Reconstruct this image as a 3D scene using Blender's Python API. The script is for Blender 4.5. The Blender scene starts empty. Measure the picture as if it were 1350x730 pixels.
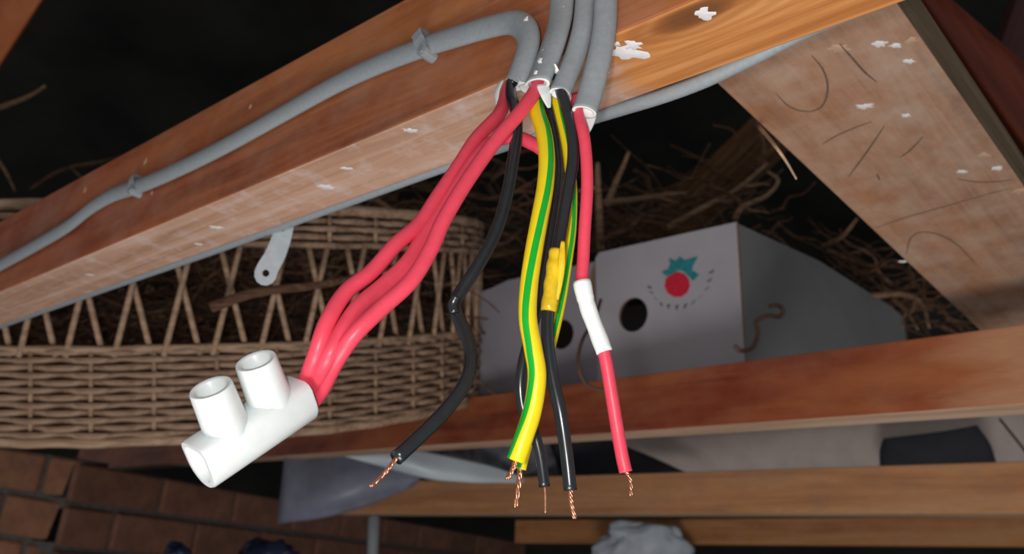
import bpy, bmesh, math, random
from mathutils import Vector, Matrix, noise
random.seed(7)
SC = bpy.context.scene
COL = SC.collection

# ------------------------------------------------------------------ camera
TH = math.radians(17)
CAM = Vector((0, 0, 1.6))
FPX = 1170.0
AX = Vector((1, 0, 0)); AU = Vector((0, -math.sin(TH), math.cos(TH))); AF = Vector((0, math.cos(TH), math.sin(TH)))
cd = bpy.data.cameras.new('camera'); cam = bpy.data.objects.new('camera', cd); COL.objects.link(cam)
cam.location = CAM; cam.rotation_euler = (math.pi/2 + TH, 0, 0)
cd.sensor_width = 36; cd.lens = 36*FPX/1350; cd.clip_start = 0.01
cd.dof.use_dof = True; cd.dof.focus_distance = 0.30; cd.dof.aperture_fstop = 18
SC.camera = cam
# ------------------------------------------------------------------ light
w = bpy.data.worlds.new('loft_ambient'); SC.world = w; w.use_nodes = True
w.node_tree.nodes['Background'].inputs[0].default_value = (0.95, 0.97, 1.0, 1)
w.node_tree.nodes['Background'].inputs[1].default_value = 0.20
ld = bpy.data.lights.new('phone_flash', 'AREA'); ld.shape = 'DISK'; ld.size = 0.014; ld.energy = 0.62; ld.color = (1.0, 0.97, 0.93)
lo = bpy.data.objects.new('phone_flash', ld); COL.objects.link(lo)
lo.location = CAM - 0.016*AX + 0.006*AU - 0.01*AF; lo.rotation_euler = cam.rotation_euler
ld2 = bpy.data.lights.new('low_fill_light', 'AREA'); ld2.shape = 'DISK'; ld2.size = 0.5; ld2.energy = 7.4; ld2.color = (1.0, 0.96, 0.92)   # unseen fill lamp added low down to brighten the undersides
lo2 = bpy.data.objects.new('low_fill_light', ld2); COL.objects.link(lo2)
lo2.location = CAM + Vector((-0.10, -0.25, -0.75)); lo2.rotation_euler = Vector((0.08, 0.95, 0.95)).to_track_quat('-Z', 'Y').to_euler()
SC.view_settings.view_transform = 'Standard'; SC.view_settings.look = 'None'
SC.view_settings.gamma = 1; SC.view_settings.exposure = 0.0; SC.view_settings.use_curve_mapping = False

# ------------------------------------------------------------------ helpers
def W(c): return CAM + AX*c[0] + AU*c[1] + AF*c[2]            # metres right / up / ahead of the viewpoint -> world
def D(c): return (AX*c[0] + AU*c[1] + AF*c[2]).normalized()
def P(px, py, z): return W(((px-675)/FPX*z, -(py-365)/FPX*z, z))
def hit(px, py, p0, n, off=0.0):
    r = P(px, py, 1.0) - CAM
    t = (p0 + n*off - CAM).dot(n)/r.dot(n)
    return CAM + r*t
def link(o, parent=None):
    COL.objects.link(o)
    if parent is not None:
        o.parent = parent
        q = parent; off = Vector()
        while q is not None: off += q.location; q = q.parent
        o.location = o.location - off
    return o
def tag(o, label=None, cat=None, group=None, kind=None):
    if label: o['label'] = label
    if cat: o['category'] = cat
    if group: o['group'] = group
    if kind: o['kind'] = kind
    return o
def thing(name, loc, label, cat, group=None):
    o = bpy.data.objects.new(name, None); o.empty_display_size = 0.01; o.location = loc; COL.objects.link(o)
    return tag(o, label, cat, group)
def obj(name, vf, mats, parent=None, smooth=True, fm=None):
    v, f = vf
    c = sum((Vector(p) for p in v), Vector())/len(v)
    me = bpy.data.meshes.new(name); me.from_pydata([Vector(p)-c for p in v], [], f); me.update()
    for m in (mats if isinstance(mats, (list, tuple)) else [mats]): me.materials.append(m)
    if smooth: me.polygons.foreach_set('use_smooth', [True]*len(me.polygons))
    if fm: me.polygons.foreach_set('material_index', fm)
    bm = bmesh.new(); bm.from_mesh(me); bmesh.ops.recalc_face_normals(bm, faces=bm.faces); bm.to_mesh(me); bm.free()
    o = bpy.data.objects.new(name, me); o.location = c
    return link(o, parent)
def bobj(name, bm, mats, M, parent=None, smooth=False):
    """object from a bmesh in local axes, placed by matrix M"""
    me = bpy.data.meshes.new(name); bmesh.ops.recalc_face_normals(bm, faces=bm.faces); bm.to_mesh(me); bm.free()
    for m in (mats if isinstance(mats, (list, tuple)) else [mats]): me.materials.append(m)
    if smooth: me.polygons.foreach_set('use_smooth', [True]*len(me.polygons))
    o = bpy.data.objects.new(name, me); o.rotation_mode = 'QUATERNION'
    o.location = M.to_translation(); o.rotation_quaternion = M.to_quaternion()
    return link(o, parent)
def frame(o, x, y, z): return Matrix.Translation(o) @ Matrix((x, y, z)).transposed().to_4x4()
def smoothpath(pts, n=6):
    pts = [Vector(p) for p in pts]
    if len(pts) < 3: return [pts[0].lerp(pts[-1], i/n) for i in range(n+1)]
    q = [2*pts[0]-pts[1]] + pts + [2*pts[-1]-pts[-2]]; out = []
    for i in range(1, len(q)-2):
        a, b, c, d = q[i-1:i+3]
        for k in range(n):
            t = k/n
            out.append(0.5*((2*b)+(c-a)*t+(2*a-5*b+4*c-d)*t*t+(3*b-a-3*c+d)*t**3))
    out.append(pts[-1]); return out
def tube(path, rw, rt=None, sides=12, normal=None, twist=0.0, t0=0.0, cap=True, rfun=None, hollow=0.0):
    """rw: half width across the normal, rt: half thickness along it"""
    rt = rw if rt is None else rt
    v, f = [], []; n = len(path)
    fr = []
    for i, p in enumerate(path):
        T = (path[min(i+1, n-1)] - path[max(i-1, 0)]).normalized()
        N = (normal if normal is not None else (CAM-p)); N = (N - T*N.dot(T)).normalized(); B = T.cross(N)
        s = rfun(i/(n-1)) if rfun else 1.0
        a0 = t0 + twist*i/(n-1)
        for k in range(sides):
            a = a0 + 2*math.pi*k/sides
            v.append(p + N*math.cos(a)*rt*s + B*math.sin(a)*rw*s)
        fr.append((T, N, B))
    for i in range(n-1):
        for k in range(sides):
            a, b = i*sides+k, i*sides+(k+1) % sides
            f.append((a, b, b+sides, a+sides))
    side_faces = len(f)
    if cap:
        f.append(tuple(range(sides)))
        if hollow:
            T, N, B = fr[-1]; m = (n-1)*sides; p = path[-1]; base = len(v)
            for (sc, dz) in ((0.74, 0.0), (0.7, -hollow)):
                for k in range(sides):
                    a = t0 + twist + 2*math.pi*k/sides
                    v.append(p + T*dz + N*math.cos(a)*rt*sc + B*math.sin(a)*rw*sc)
            for k in range(sides):
                k2 = (k+1) % sides
                f.append((m+k, m+k2, base+k2, base+k)); f.append((base+k, base+k2, base+sides+k2, base+sides+k))
            f.append(tuple(base+sides+k for k in range(sides)))
        else: f.append(tuple(range((n-1)*sides, n*sides)))
    return v, f, side_faces
def join(*vfs):
    v, f = [], []
    for a in vfs:
        b = len(v); v += list(a[0]); f += [tuple(i+b for i in q) for q in a[1]]
    return v, f
def prism(front, off):
    """polygon (world points) extruded by vector off"""
    n = len(front); v = [Vector(p) for p in front] + [Vector(p)+off for p in front]
    f = [tuple(range(n)), tuple(range(2*n-1, n-1, -1))] + [(i, (i+1) % n, (i+1) % n+n, i+n) for i in range(n)]
    return v, f
def boxbm(x0, x1, y0, y1, z0, z1, bev=0.0, seg=1):
    bm = bmesh.new()
    vs = [bm.verts.new((x, y, z)) for x in (x0, x1) for y in (y0, y1) for z in (z0, z1)]
    for q in ((0,1,3,2),(4,6,7,5),(0,4,5,1),(2,3,7,6),(0,2,6,4),(1,5,7,3)): bm.faces.new([vs[i] for i in q])
    bmesh.ops.recalc_face_normals(bm, faces=bm.faces)
    if bev: bmesh.ops.bevel(bm, geom=list(bm.edges), offset=bev, segments=seg, affect='EDGES', profile=0.5)
    return bm

# ------------------------------------------------------------------ materials
def srgb(r, g, b):
    f = lambda c: (c/255/12.92) if c/255 <= 0.04045 else ((c/255+0.055)/1.055)**2.4
    return (f(r), f(g), f(b), 1)
class NT:
    def __init__(s, name):
        s.m = bpy.data.materials.new(name); s.m.use_nodes = True; s.t = s.m.node_tree; s.b = s.t.nodes['Principled BSDF']
    def n(s, typ, **kw):
        x = s.t.nodes.new(typ)
        for k, v in kw.items():
            if k in x.inputs: x.inputs[k].default_value = v
            else: setattr(x, k, v)
        return x
    def l(s, a, b): s.t.links.new(a, b)
    def coords(s, scale=(1, 1, 1), loc=(0, 0, 0)):
        tc = s.n('ShaderNodeTexCoord'); mp = s.n('ShaderNodeMapping'); mp.inputs['Scale'].default_value = scale; mp.inputs['Location'].default_value = loc
        s.l(tc.outputs['Object'], mp.inputs[0]); return mp.outputs[0]
    def noise(s, vec, scale, detail=4, rough=0.55, dist=0.0):
        x = s.n('ShaderNodeTexNoise', Scale=scale, Detail=detail, Roughness=rough, Distortion=dist); s.l(vec, x.inputs['Vector']); return x.outputs[0]
    def ramp(s, fac, stops):
        r = s.n('ShaderNodeValToRGB'); e = r.color_ramp.elements
        while len(e) < len(stops): e.new(0.5)
        for q, (p, c) in zip(e, stops): q.position = p; q.color = c
        s.l(fac, r.inputs[0]); return r.outputs[0]
    def mix(s, fac, a, b, mode='MIX'):
        x = s.n('ShaderNodeMix', data_type='RGBA', blend_type=mode)
        for i, v in ((0, fac), (6, a), (7, b)):
            if hasattr(v, 'is_output'): s.l(v, x.inputs[i])
            else: x.inputs[i].default_value = v
        return x.outputs[2]
    def math(s, op, a, b=0.0):
        x = s.n('ShaderNodeMath', operation=op)
        for i, v in ((0, a), (1, b)):
            if hasattr(v, 'is_output'): s.l(v, x.inputs[i])
            else: x.inputs[i].default_value = v
        return x.outputs[0]
    def bump(s, h, strength=0.3, dist=0.001):
        x = s.n('ShaderNodeBump', Strength=strength, Distance=dist); s.l(h, x.inputs['Height']); s.l(x.outputs[0], s.b.inputs['Normal'])
    def done(s, col, rough=0.6, **kw):
        if hasattr(col, 'is_output'): s.l(col, s.b.inputs['Base Color'])
        else: s.b.inputs['Base Color'].default_value = col
        s.b.inputs['Roughness'].default_value = rough
        for k, v in kw.items(): s.b.inputs[k.replace('_', ' ')].default_value = v
        return s.m
G = lambda v: (v, v, v, 1)
def plain(name, c, rough=0.5, var=0.12, scale=400, **kw):
    t = NT(name); n = t.noise(t.coords(), scale, 3)
    d = tuple(x*(1-var) for x in c[:3])+(1,); e = tuple(min(1, x*(1+var)) for x in c[:3])+(1,)
    return t.done(t.ramp(n, [(0.3, d), (0.7, e)]), rough, **kw)
def wood(name, dark, mid, light, grain=1.0, rough=0.65, dust=None, dustamt=0.5, blotch=None, spec=0.3, far=None, worn=None):
    """grain runs along local X"""
    t = NT(name); v = t.coords((5*grain, 90*grain, 90*grain))
    g = t.noise(v, 1.0, 6, 0.6, 0.6)
    col = t.ramp(g, [(0.3, dark), (0.5, mid), (0.72, light)])
    big = t.noise(t.coords((3, 14, 14)), 1.0, 3, 0.6)
    if blotch: col = t.mix(t.ramp(big, [(0.42, G(0)), (0.62, G(1))]), col, t.mix(0.75, col, blotch))
    if far:                                                   # heavier stain towards the far end
        tc = t.n('ShaderNodeTexCoord'); sp_ = t.n('ShaderNodeSeparateXYZ'); t.l(tc.outputs['Object'], sp_.inputs[0])
        col = t.mix(t.ramp(t.math('ADD', sp_.outputs[0], t.math('MULTIPLY', big, 0.25)), [(0.20, G(0)), (0.50, G(1))]), col, t.mix(1.0, col, far, 'MULTIPLY'))
    if worn:                                                  # stain worn off at the near end
        tc = t.n('ShaderNodeTexCoord'); sp_ = t.n('ShaderNodeSeparateXYZ'); t.l(tc.outputs['Object'], sp_.inputs[0])
        q = t.math('ADD', t.math('MULTIPLY', sp_.outputs[0], -1.0), t.math('MULTIPLY', t.noise(t.coords((9, 40, 40)), 1.0, 4, 0.6), 0.12))
        col = t.mix(t.ramp(q, [(0.305, G(0)), (0.36, G(0.8))]), col, worn)
    fine = t.noise(t.coords((60, 900, 900)), 1.0, 2)
    col = t.mix(0.25, col, t.ramp(fine, [(0.3, G(0.35)), (0.7, G(1))]), 'MULTIPLY')
    if dust:
        d = t.noise(t.coords(loc=(3, 1, 2)), 26, 6, 0.65)
        col = t.mix(t.math('MULTIPLY', t.ramp(d, [(0.4, G(0)), (0.68, G(1))]), dustamt), col, dust)
    t.bump(g, 0.25, 0.0006)
    t.b.inputs['Specular IOR Level'].default_value = spec
    return t.done(col, rough)
def knotwood(name, base, ring, pale, xk, orange_from, dust_glare):
    """planed pine: dusty tones, pale with flash glare put into the colour, at one end of the board, clean with knots at the other"""
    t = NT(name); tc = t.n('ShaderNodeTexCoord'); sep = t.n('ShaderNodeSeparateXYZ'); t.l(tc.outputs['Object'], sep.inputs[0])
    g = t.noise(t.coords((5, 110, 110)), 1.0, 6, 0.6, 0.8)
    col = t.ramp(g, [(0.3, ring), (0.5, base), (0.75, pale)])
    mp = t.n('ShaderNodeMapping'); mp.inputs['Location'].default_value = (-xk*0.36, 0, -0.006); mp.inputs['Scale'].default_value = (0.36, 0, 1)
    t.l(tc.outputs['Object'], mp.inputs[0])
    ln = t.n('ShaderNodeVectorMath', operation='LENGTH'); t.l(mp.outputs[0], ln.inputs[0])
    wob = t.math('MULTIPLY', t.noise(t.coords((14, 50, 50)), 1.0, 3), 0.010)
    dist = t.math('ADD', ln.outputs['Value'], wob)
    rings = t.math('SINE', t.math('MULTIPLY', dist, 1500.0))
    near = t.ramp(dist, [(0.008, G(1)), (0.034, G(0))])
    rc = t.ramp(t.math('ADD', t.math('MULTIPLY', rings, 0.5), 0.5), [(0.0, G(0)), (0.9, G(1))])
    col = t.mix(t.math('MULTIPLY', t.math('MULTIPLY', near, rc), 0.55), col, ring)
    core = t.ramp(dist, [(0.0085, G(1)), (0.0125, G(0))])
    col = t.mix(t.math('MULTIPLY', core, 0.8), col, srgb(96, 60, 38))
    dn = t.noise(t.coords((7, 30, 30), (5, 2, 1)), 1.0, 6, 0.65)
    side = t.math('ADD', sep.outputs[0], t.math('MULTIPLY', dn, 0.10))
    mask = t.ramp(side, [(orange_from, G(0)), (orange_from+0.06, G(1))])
    dcol = t.ramp(g, [(0.3, dust_glare[0]), (0.5, dust_glare[1]), (0.72, dust_glare[2])])  # pale tones hold dust plus flash glare put into the colour
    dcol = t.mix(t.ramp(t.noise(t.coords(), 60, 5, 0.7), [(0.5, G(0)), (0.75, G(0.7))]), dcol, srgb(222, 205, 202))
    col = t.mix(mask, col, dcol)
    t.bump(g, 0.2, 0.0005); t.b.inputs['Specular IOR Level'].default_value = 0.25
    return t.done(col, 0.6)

M = {}
M['stain'] = wood('stained_timber_face', srgb(116, 58, 34), srgb(160, 88, 50), srgb(186, 114, 68), 1.0, 0.5, srgb(190, 150, 128), 0.28, srgb(200, 126, 66), far=(0.86, 0.62, 0.60, 1))
M['stain_dark'] = wood('stained_joist_wood', srgb(104, 42, 28), srgb(140, 62, 40), srgb(160, 82, 52), 0.6, 0.5, srgb(190, 140, 112), 0.15, srgb(190, 112, 66), worn=srgb(206, 154, 116))
M['orangewood'] = wood('orange_pine', srgb(150, 92, 50), srgb(186, 124, 74), srgb(206, 148, 96), 0.6, 0.6, srgb(190, 150, 120), 0.3)
M['palewood'] = wood('pale_sawn_wood', srgb(176, 140, 114), srgb(204, 168, 140), srgb(222, 194, 170), 0.8, 0.8)
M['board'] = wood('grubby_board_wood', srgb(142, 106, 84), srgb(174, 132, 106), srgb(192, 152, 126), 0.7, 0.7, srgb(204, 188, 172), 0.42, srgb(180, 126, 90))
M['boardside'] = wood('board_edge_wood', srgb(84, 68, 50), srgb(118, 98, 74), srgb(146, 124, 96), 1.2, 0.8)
M['redrafter'] = wood('red_brown_rafter_wood', srgb(84, 30, 18), srgb(120, 52, 32), srgb(140, 68, 42), 0.5, 0.6)
M['maroon'] = wood('maroon_rafter_wood', srgb(70, 40, 42), srgb(92, 56, 56), srgb(104, 68, 66), 0.5, 0.7)
M['oldwood'] = wood('old_brown_timber', srgb(58, 38, 24), srgb(104, 74, 48), srgb(140, 104, 70), 1.5, 0.85)
M['tanwood'] = wood('tan_batten_wood', srgb(176, 116, 74), srgb(212, 150, 102), srgb(226, 172, 124), 0.5, 0.7, srgb(150, 120, 110), 0.3)
M['wane'] = plain('grey_weathered_edge', srgb(150, 160, 168), 0.6)
M['grey'] = plain('grey_pvc_sheath', srgb(148, 155, 160), 0.42, 0.07, 500, Specular_IOR_Level=0.45)
M['greyin'] = plain('pale_sheath_inside', srgb(225, 228, 228), 0.5, 0.05)
M['red'] = plain('red_pvc', srgb(230, 72, 94), 0.40, 0.05, 300, Specular_IOR_Level=0.5)
M['black'] = plain('black_pvc', srgb(30, 34, 38), 0.26, 0.15, 300, Specular_IOR_Level=0.85)
M['yellow'] = plain('yellow_pvc', srgb(242, 214, 22), 0.38, 0.04, 300)
M['green'] = plain('green_pvc', srgb(16, 168, 46), 0.38, 0.04, 300)
M['tape'] = plain('white_tape', srgb(240, 244, 244), 0.45, 0.04)
M['ytape'] = plain('yellow_tape', srgb(226, 190, 36), 0.25, 0.18, 260)
M['copper'] = plain('copper', srgb(206, 148, 118), 0.28, 0.2, 900, Metallic=0.9)
M['nylon'] = plain('white_nylon', srgb(224, 229, 229), 0.35, 0.03, 250, Subsurface_Weight=0.25, Subsurface_Scale=0.004)
M['screw'] = plain('zinc_screw', srgb(200, 204, 206), 0.3, 0.1, 700, Metallic=0.8)
M['strap'] = plain('grey_metal_strap', srgb(176, 184, 190), 0.4, 0.1, 200, Metallic=0.3)
M['paint'] = plain('white_paint', srgb(232, 230, 232), 0.5, 0.05)
M['bluepaint'] = plain('blue_mark', srgb(120, 150, 190), 0.5, 0.05)
M['pencil'] = plain('pencil_line', srgb(112, 92, 78), 0.5, 0.25)
M['wicker'] = wood('wicker_cane', srgb(136, 106, 84), srgb(174, 142, 116), srgb(196, 166, 140), 2.0, 0.6)
M['wicker2'] = wood('woven_wicker_cane', srgb(118, 92, 74), srgb(160, 130, 108), srgb(184, 154, 130), 2.0, 0.65)
M['bark'] = wood('twig_bark', srgb(56, 37, 27), srgb(102, 72, 54), srgb(136, 102, 78), 2.0, 0.85)
M['bark2'] = wood('pale_twig_bark', srgb(96, 72, 54), srgb(140, 108, 84), srgb(166, 136, 108), 2.0, 0.85)
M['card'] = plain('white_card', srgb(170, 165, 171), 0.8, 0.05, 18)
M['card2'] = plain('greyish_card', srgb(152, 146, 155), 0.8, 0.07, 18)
M['card_shaded_side'] = plain('shaded_side_card', srgb(118, 117, 118), 0.8, 0.07, 18)  # same white card, with the right side's shade put into a darker colour
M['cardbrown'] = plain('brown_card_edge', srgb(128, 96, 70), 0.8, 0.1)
M['cardin'] = plain('shaded_card_inside', srgb(62, 50, 42), 0.9, 0.1)  # brown inside card, darkened to carry the shade within the box
M['berry'] = plain('red_print', srgb(204, 24, 52), 0.7, 0.2, 300)
M['leaf'] = plain('teal_print', srgb(36, 128, 136), 0.7, 0.25, 200)
M['ink'] = plain('dark_green_print', srgb(70, 84, 90), 0.7, 0.1)
M['rust'] = plain('rusty_wire', srgb(92, 64, 46), 0.6, 0.25, 300)
M['plastic'] = plain('grey_plastic_sheet', srgb(128, 131, 148), 0.4, 0.3, 14, Alpha=0.88)
M['plastic2'] = plain('pale_blue_plastic', srgb(216, 228, 236), 0.4, 0.06, 10)
M['slate'] = plain('speckled_grey_felt', srgb(92, 92, 102), 0.6, 0.55, 60)
M['felt2'] = plain('black_felt_strip', srgb(44, 43, 50), 0.8, 0.15, 40)
M['plaster'] = plain('pale_board', srgb(196, 180, 172), 0.85, 0.08, 30)
M['navy'] = plain('navy_plastic', srgb(36, 46, 74), 0.35, 0.3, 30)
M['bag'] = plain('grey_blue_plastic', srgb(178, 186, 196), 0.45, 0.2, 25)
M['mortar'] = plain('mortar', srgb(92, 88, 84), 0.95, 0.2, 60)
M['chip'] = plain('dark_floor_board', srgb(60, 48, 40), 0.9, 0.2, 60)
def brickmat(name, a, b):
    t = NT(name); n = t.noise(t.coords(), 22, 6, 0.7); info = t.n('ShaderNodeObjectInfo')
    col = t.ramp(n, [(0.3, a), (0.7, b)])
    col = t.mix(0.5, col, t.ramp(info.outputs['Random'], [(0, G(0.45)), (1, G(1))]), 'MULTIPLY'); t.bump(n, 0.5, 0.003)
    return t.done(col, 0.9)
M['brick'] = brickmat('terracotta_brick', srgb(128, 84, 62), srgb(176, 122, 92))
M['brick_shaded'] = brickmat('shaded_brown_brick', srgb(110, 74, 60), srgb(150, 104, 84))  # darker copy of the pier brick, the flank's shade put into its colour
def felt():
    t = NT('black_roofing_felt'); n = t.noise(t.coords(), 3.0, 5, 0.6); f = t.noise(t.coords(), 160, 3)
    t.bump(f, 0.4, 0.002)
    return t.done(t.ramp(n, [(0.35, srgb(46, 42, 41)), (0.7, srgb(60, 60, 56))]), 0.8, Specular_IOR_Level=0.15)
M['felt'] = felt()

# ------------------------------------------------------------------ the setting: roof lining, brickwork, floor
def sheet(name, corners, nu, nv, mat, amp, sc, thick=0.004, parent=None):
    a, b, c, d = corners; v, f = [], []
    nrm = (b-a).cross(d-a).normalized()
    for j in range(nv+1):
        for i in range(nu+1):
            u, t = i/nu, j/nv; p = a.lerp(b, u).lerp(d.lerp(c, u), t)
            v.append(p + nrm*amp*noise.noise(Vector((u*sc[0], t*sc[1], 0.3))))
    for j in range(nv):
        for i in range(nu):
            k = j*(nu+1)+i; f.append((k, k+1, k+nu+2, k+nu+1))
    o = obj(name, (v, f), mat, parent)
    m = o.modifiers.new('thickness', 'SOLIDIFY'); m.thickness = thick
    return o
o = sheet('ceiling', (W((-3.2, -0.1, 3.9)), W((3.2, -0.1, 3.9)), W((3.2, 1.6, 1.1)), W((-3.2, 1.6, 1.1))), 60, 40, M['felt'], 0.10, (22, 7))
tag(o, 'black sagging roofing felt lining the dark roof slope', 'roof lining', kind='structure')
o = sheet('wall_back', (W((-3.2, -2.6, 4.05)), W((3.2, -2.6, 4.05)), W((3.2, 0.3, 4.05)), W((-3.2, 0.3, 4.05))), 30, 14, M['felt'], 0.05, (14, 5))
tag(o, 'black lining hanging at the far end of the loft', 'wall', kind='structure')
bm = boxbm(-3.2, 3.2, 1.0, 4.6, -0.03, 0, 0); o = bobj('floor', bm, M['chip'], Matrix.Translation((0, 0, 0.35)))
tag(o, 'dark chipboard floor far below the roof timbers', 'floor', kind='structure')

def brick_wall(name, origin, ex, ey, rows, x0, x1, mat, label, start, pattern, steps=None):
    """ex along the courses, ey up, origin at the top corner; courses go down"""
    ez = ex.cross(ey).normalized()
    if ez.dot(CAM-origin) < 0: ez = -ez
    root = thing(name, origin - ey*0.075*rows, label, 'wall'); root['kind'] = 'structure'
    front = [origin + ex*x0, origin + ex*x1, origin + ex*x1 - ey*0.075*rows, origin + ex*x0 - ey*0.075*rows]
    obj('mortar_bed', prism([p - ez*0.012 - ey*0.004 for p in front], -ez*0.09), M['mortar'], root, False)
    meshes = {}
    for r in range(rows):
        x = x0 + start[r % len(start)]; k = r
        while x < x1:
            L = pattern[k % len(pattern)]; k += 1
            a, b = max(x, x0), min(x+L, x1)
            if b-a > 0.02:
                Mx = frame(origin + ex*(a+b)/2 - ey*(0.075*r+0.0375) + ez*(-0.0035+0.003*random.random()), ex, ey, ez)
                key = round(b-a, 4)
                if key not in meshes:
                    bm = boxbm(-(b-a)/2, (b-a)/2, -0.0325, 0.0325, -0.09, 0, 0.004)
                    ob = bobj('brick', bm, mat, Mx, root); meshes[key] = ob.data
                else:
                    ob = bpy.data.objects.new('brick', meshes[key]); ob.rotation_mode = 'QUATERNION'
                    ob.location = Mx.to_translation(); ob.rotation_quaternion = Mx.to_quaternion(); link(ob, root)
            x += L+0.010
    return root
# pier: face towards the viewer
O = P(106, 603, 1.56); ex = D((0.985, -0.125, -0.10)); ey = D((0.17, 0.96, 0.25)); ey = (ey - ex*ey.dot(ex)).normalized()
brick_wall('wall_left', O, ex, ey, 6, -0.62, 0.0, M['brick'], 'lit brick pier face of terracotta bricks at the lower left', (0.0, -0.06), (0.215, 0.215, 0.1025))
# flank of the pier running away into the dark
ex2 = D((0.406, -0.372, 1.0)); ey2 = D((0.10, 0.95, 0.30)); ey2 = (ey2 - ex2*ey2.dot(ex2)).normalized()
brick_wall('wall_right', O + ex*0.002 - ey2*0.004, ex2, ey2, 7, 0.0, 2.3, M['brick_shaded'], 'dark brick flank running away from the lit pier into shade', (0.0, -0.1075), (0.215,))

# ------------------------------------------------------------------ timbers
def timber(name, F, d, wdir, vdir, L0, L1, a, b, mats, bev=0.0015, parent=None, cuts=1):
    """edge point F; d along the length, wdir across the first face (a), vdir across the second face (b); local X, Y, Z"""
    bm = boxbm(L0, L1, 0, a, 0, b, bev, 2)
    bm.normal_update()
    for f in bm.faces:
        n = f.normal
        f.material_index = min(len(mats)-1, 1 if n.y < -0.7 else (2 if n.y > 0.7 else 0))
    o = bobj(name, bm, mats, frame(F, d, wdir, vdir), parent)
    return o
def ortho(d, wv):
    d = d.normalized(); wv = (wv - d*wv.dot(d)).normalized(); return d, wv
# the main beam: stained front face, pale planed underside
BD, BW = ortho(D((-1.19, -0.274, 1)), D((0.078, 0.934, 0.349)))
BV = BD.cross(BW)
if BV.dot(AF) < 0: BV = -BV
BF = P(660, 108, 0.36)
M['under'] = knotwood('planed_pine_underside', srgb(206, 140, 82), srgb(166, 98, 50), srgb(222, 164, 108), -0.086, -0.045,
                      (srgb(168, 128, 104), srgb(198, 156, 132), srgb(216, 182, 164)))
beam = thing('timber_beam', BF, 'reddish stained timber beam crossing the top, with grey cables clipped along it', 'beam')
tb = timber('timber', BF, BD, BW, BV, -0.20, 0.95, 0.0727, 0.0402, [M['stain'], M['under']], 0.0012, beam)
FN = -BV; UN = -BW                                            # outward normals of front and underside
def splat(name, px, py, p0, n, r, mat, parent, sx=1.0, seed=0, h=0.00012):
    c = hit(px, py, p0, n, 0); t1 = AX - n*AX.dot(n); t1.normalize(); t2 = n.cross(t1)
    rnd = random.Random(seed); k = 18; ring = []
    for i in range(k):
        a = 2*math.pi*i/k; rr = r*1.7*(0.45+0.75*rnd.random()); ring.append(c + t1*math.cos(a)*rr*sx + t2*math.sin(a)*rr - n*0.00003)
    v = ring + [c.lerp(q, 0.9)+n*h for q in ring] + [c+n*h*1.2]
    f = [(i, (i+1) % k, k+(i+1) % k, k+i) for i in range(k)] + [(k+i, k+(i+1) % k, 2*k) for i in range(k)]
    return obj(name, (v, f), mat, parent)
for i, (x, y, r, sx) in enumerate([(826, 70, 2.6, 1.9), (833, 60, 2.2, 1.1), (928, 18, 2.2, 1.0), (812, 58, 1.0, 1.2), (800, 94, 0.8, 1), (1096, 16, 0, 1)]):
    if r: splat('paint_splash', x, y, BF, UN, r*1e-3, M['paint'], beam, sx, i)
for i, (x, y, r) in enumerate([(285, 300, 1.6), (262, 322, 1.2), (430, 246, 1.8), (455, 222, 1.2), (118, 362, 1.2), (540, 172, 1.3)]):
    splat('plaster_dab', x, y, BF, UN, r*1e-3, M['paint'], beam, 1.8, 20+i)
for i, (x, y, r) in enumerate([(112, 250, 1.6), (192, 212, 1.5), (200, 254, 1.2), (330, 140, 1.0)]):
    splat('paint_speck', x, y, BF, FN, r*1e-3, M['palewood'], beam, 1.0, 40+i)

# the wide sloping board at the right
DD, DW = ortho(D((0.994, -0.499, 1)), D((-0.745, -0.232, 0.625)))
DV = DD.cross(DW)
if DV.dot(AU) < 0: DV = -DV
DF = P(1180, 0, 0.42)
rafter = thing('sloping_rafter', DF, 'wide pale grubby rafter board with pencil scribbles sloping down at the right', 'rafter')
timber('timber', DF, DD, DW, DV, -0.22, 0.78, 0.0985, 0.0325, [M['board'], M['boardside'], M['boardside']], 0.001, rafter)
DN = -DV
def ribbon(pts, n, wd, h=0.00025):
    path = smoothpath(pts, 6); v, f = [], []
    for i, p in enumerate(path):
        T = (path[min(i+1, len(path)-1)]-path[max(i-1, 0)]).normalized(); B = T.cross(n)
        s = math.sin(math.pi*min(1, max(0.04, i/(len(path)-1))))**0.4
        v += [p - B*wd*s, p + n*h, p + B*wd*s]
    for i in range(len(path)-1):
        for k in (0, 1): f.append((3*i+k, 3*i+k+1, 3*i+k+4, 3*i+k+3))
    return v, f
for pts in ([(1070, 73), (1084, 90), (1091, 110), (1089, 130), (1080, 143), (1062, 147), (1040, 140), (1022, 122)],
            [(1107, 58), (1125, 78), (1140, 95), (1157, 109)],
            [(1084, 190), (1105, 178), (1128, 168), (1150, 160)],
            [(1166, 166), (1150, 190), (1138, 207), (1118, 234)],
            [(1156, 229), (1160, 238)], [(1217, 180), (1200, 198), (1186, 208)],
            [(1262, 236), (1290, 240), (1320, 239), (1336, 236)],
            [(1155, 300), (1200, 285), (1260, 268), (1330, 248)],
            [(1195, 335), (1200, 315), (1215, 306), (1240, 310), (1265, 325), (1290, 352)]):
    obj('pencil_mark', ribbon([hit(x, y, DF, DN, 0.0002) for x, y in pts], DN, 0.00062), M['pencil'], rafter)
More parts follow.
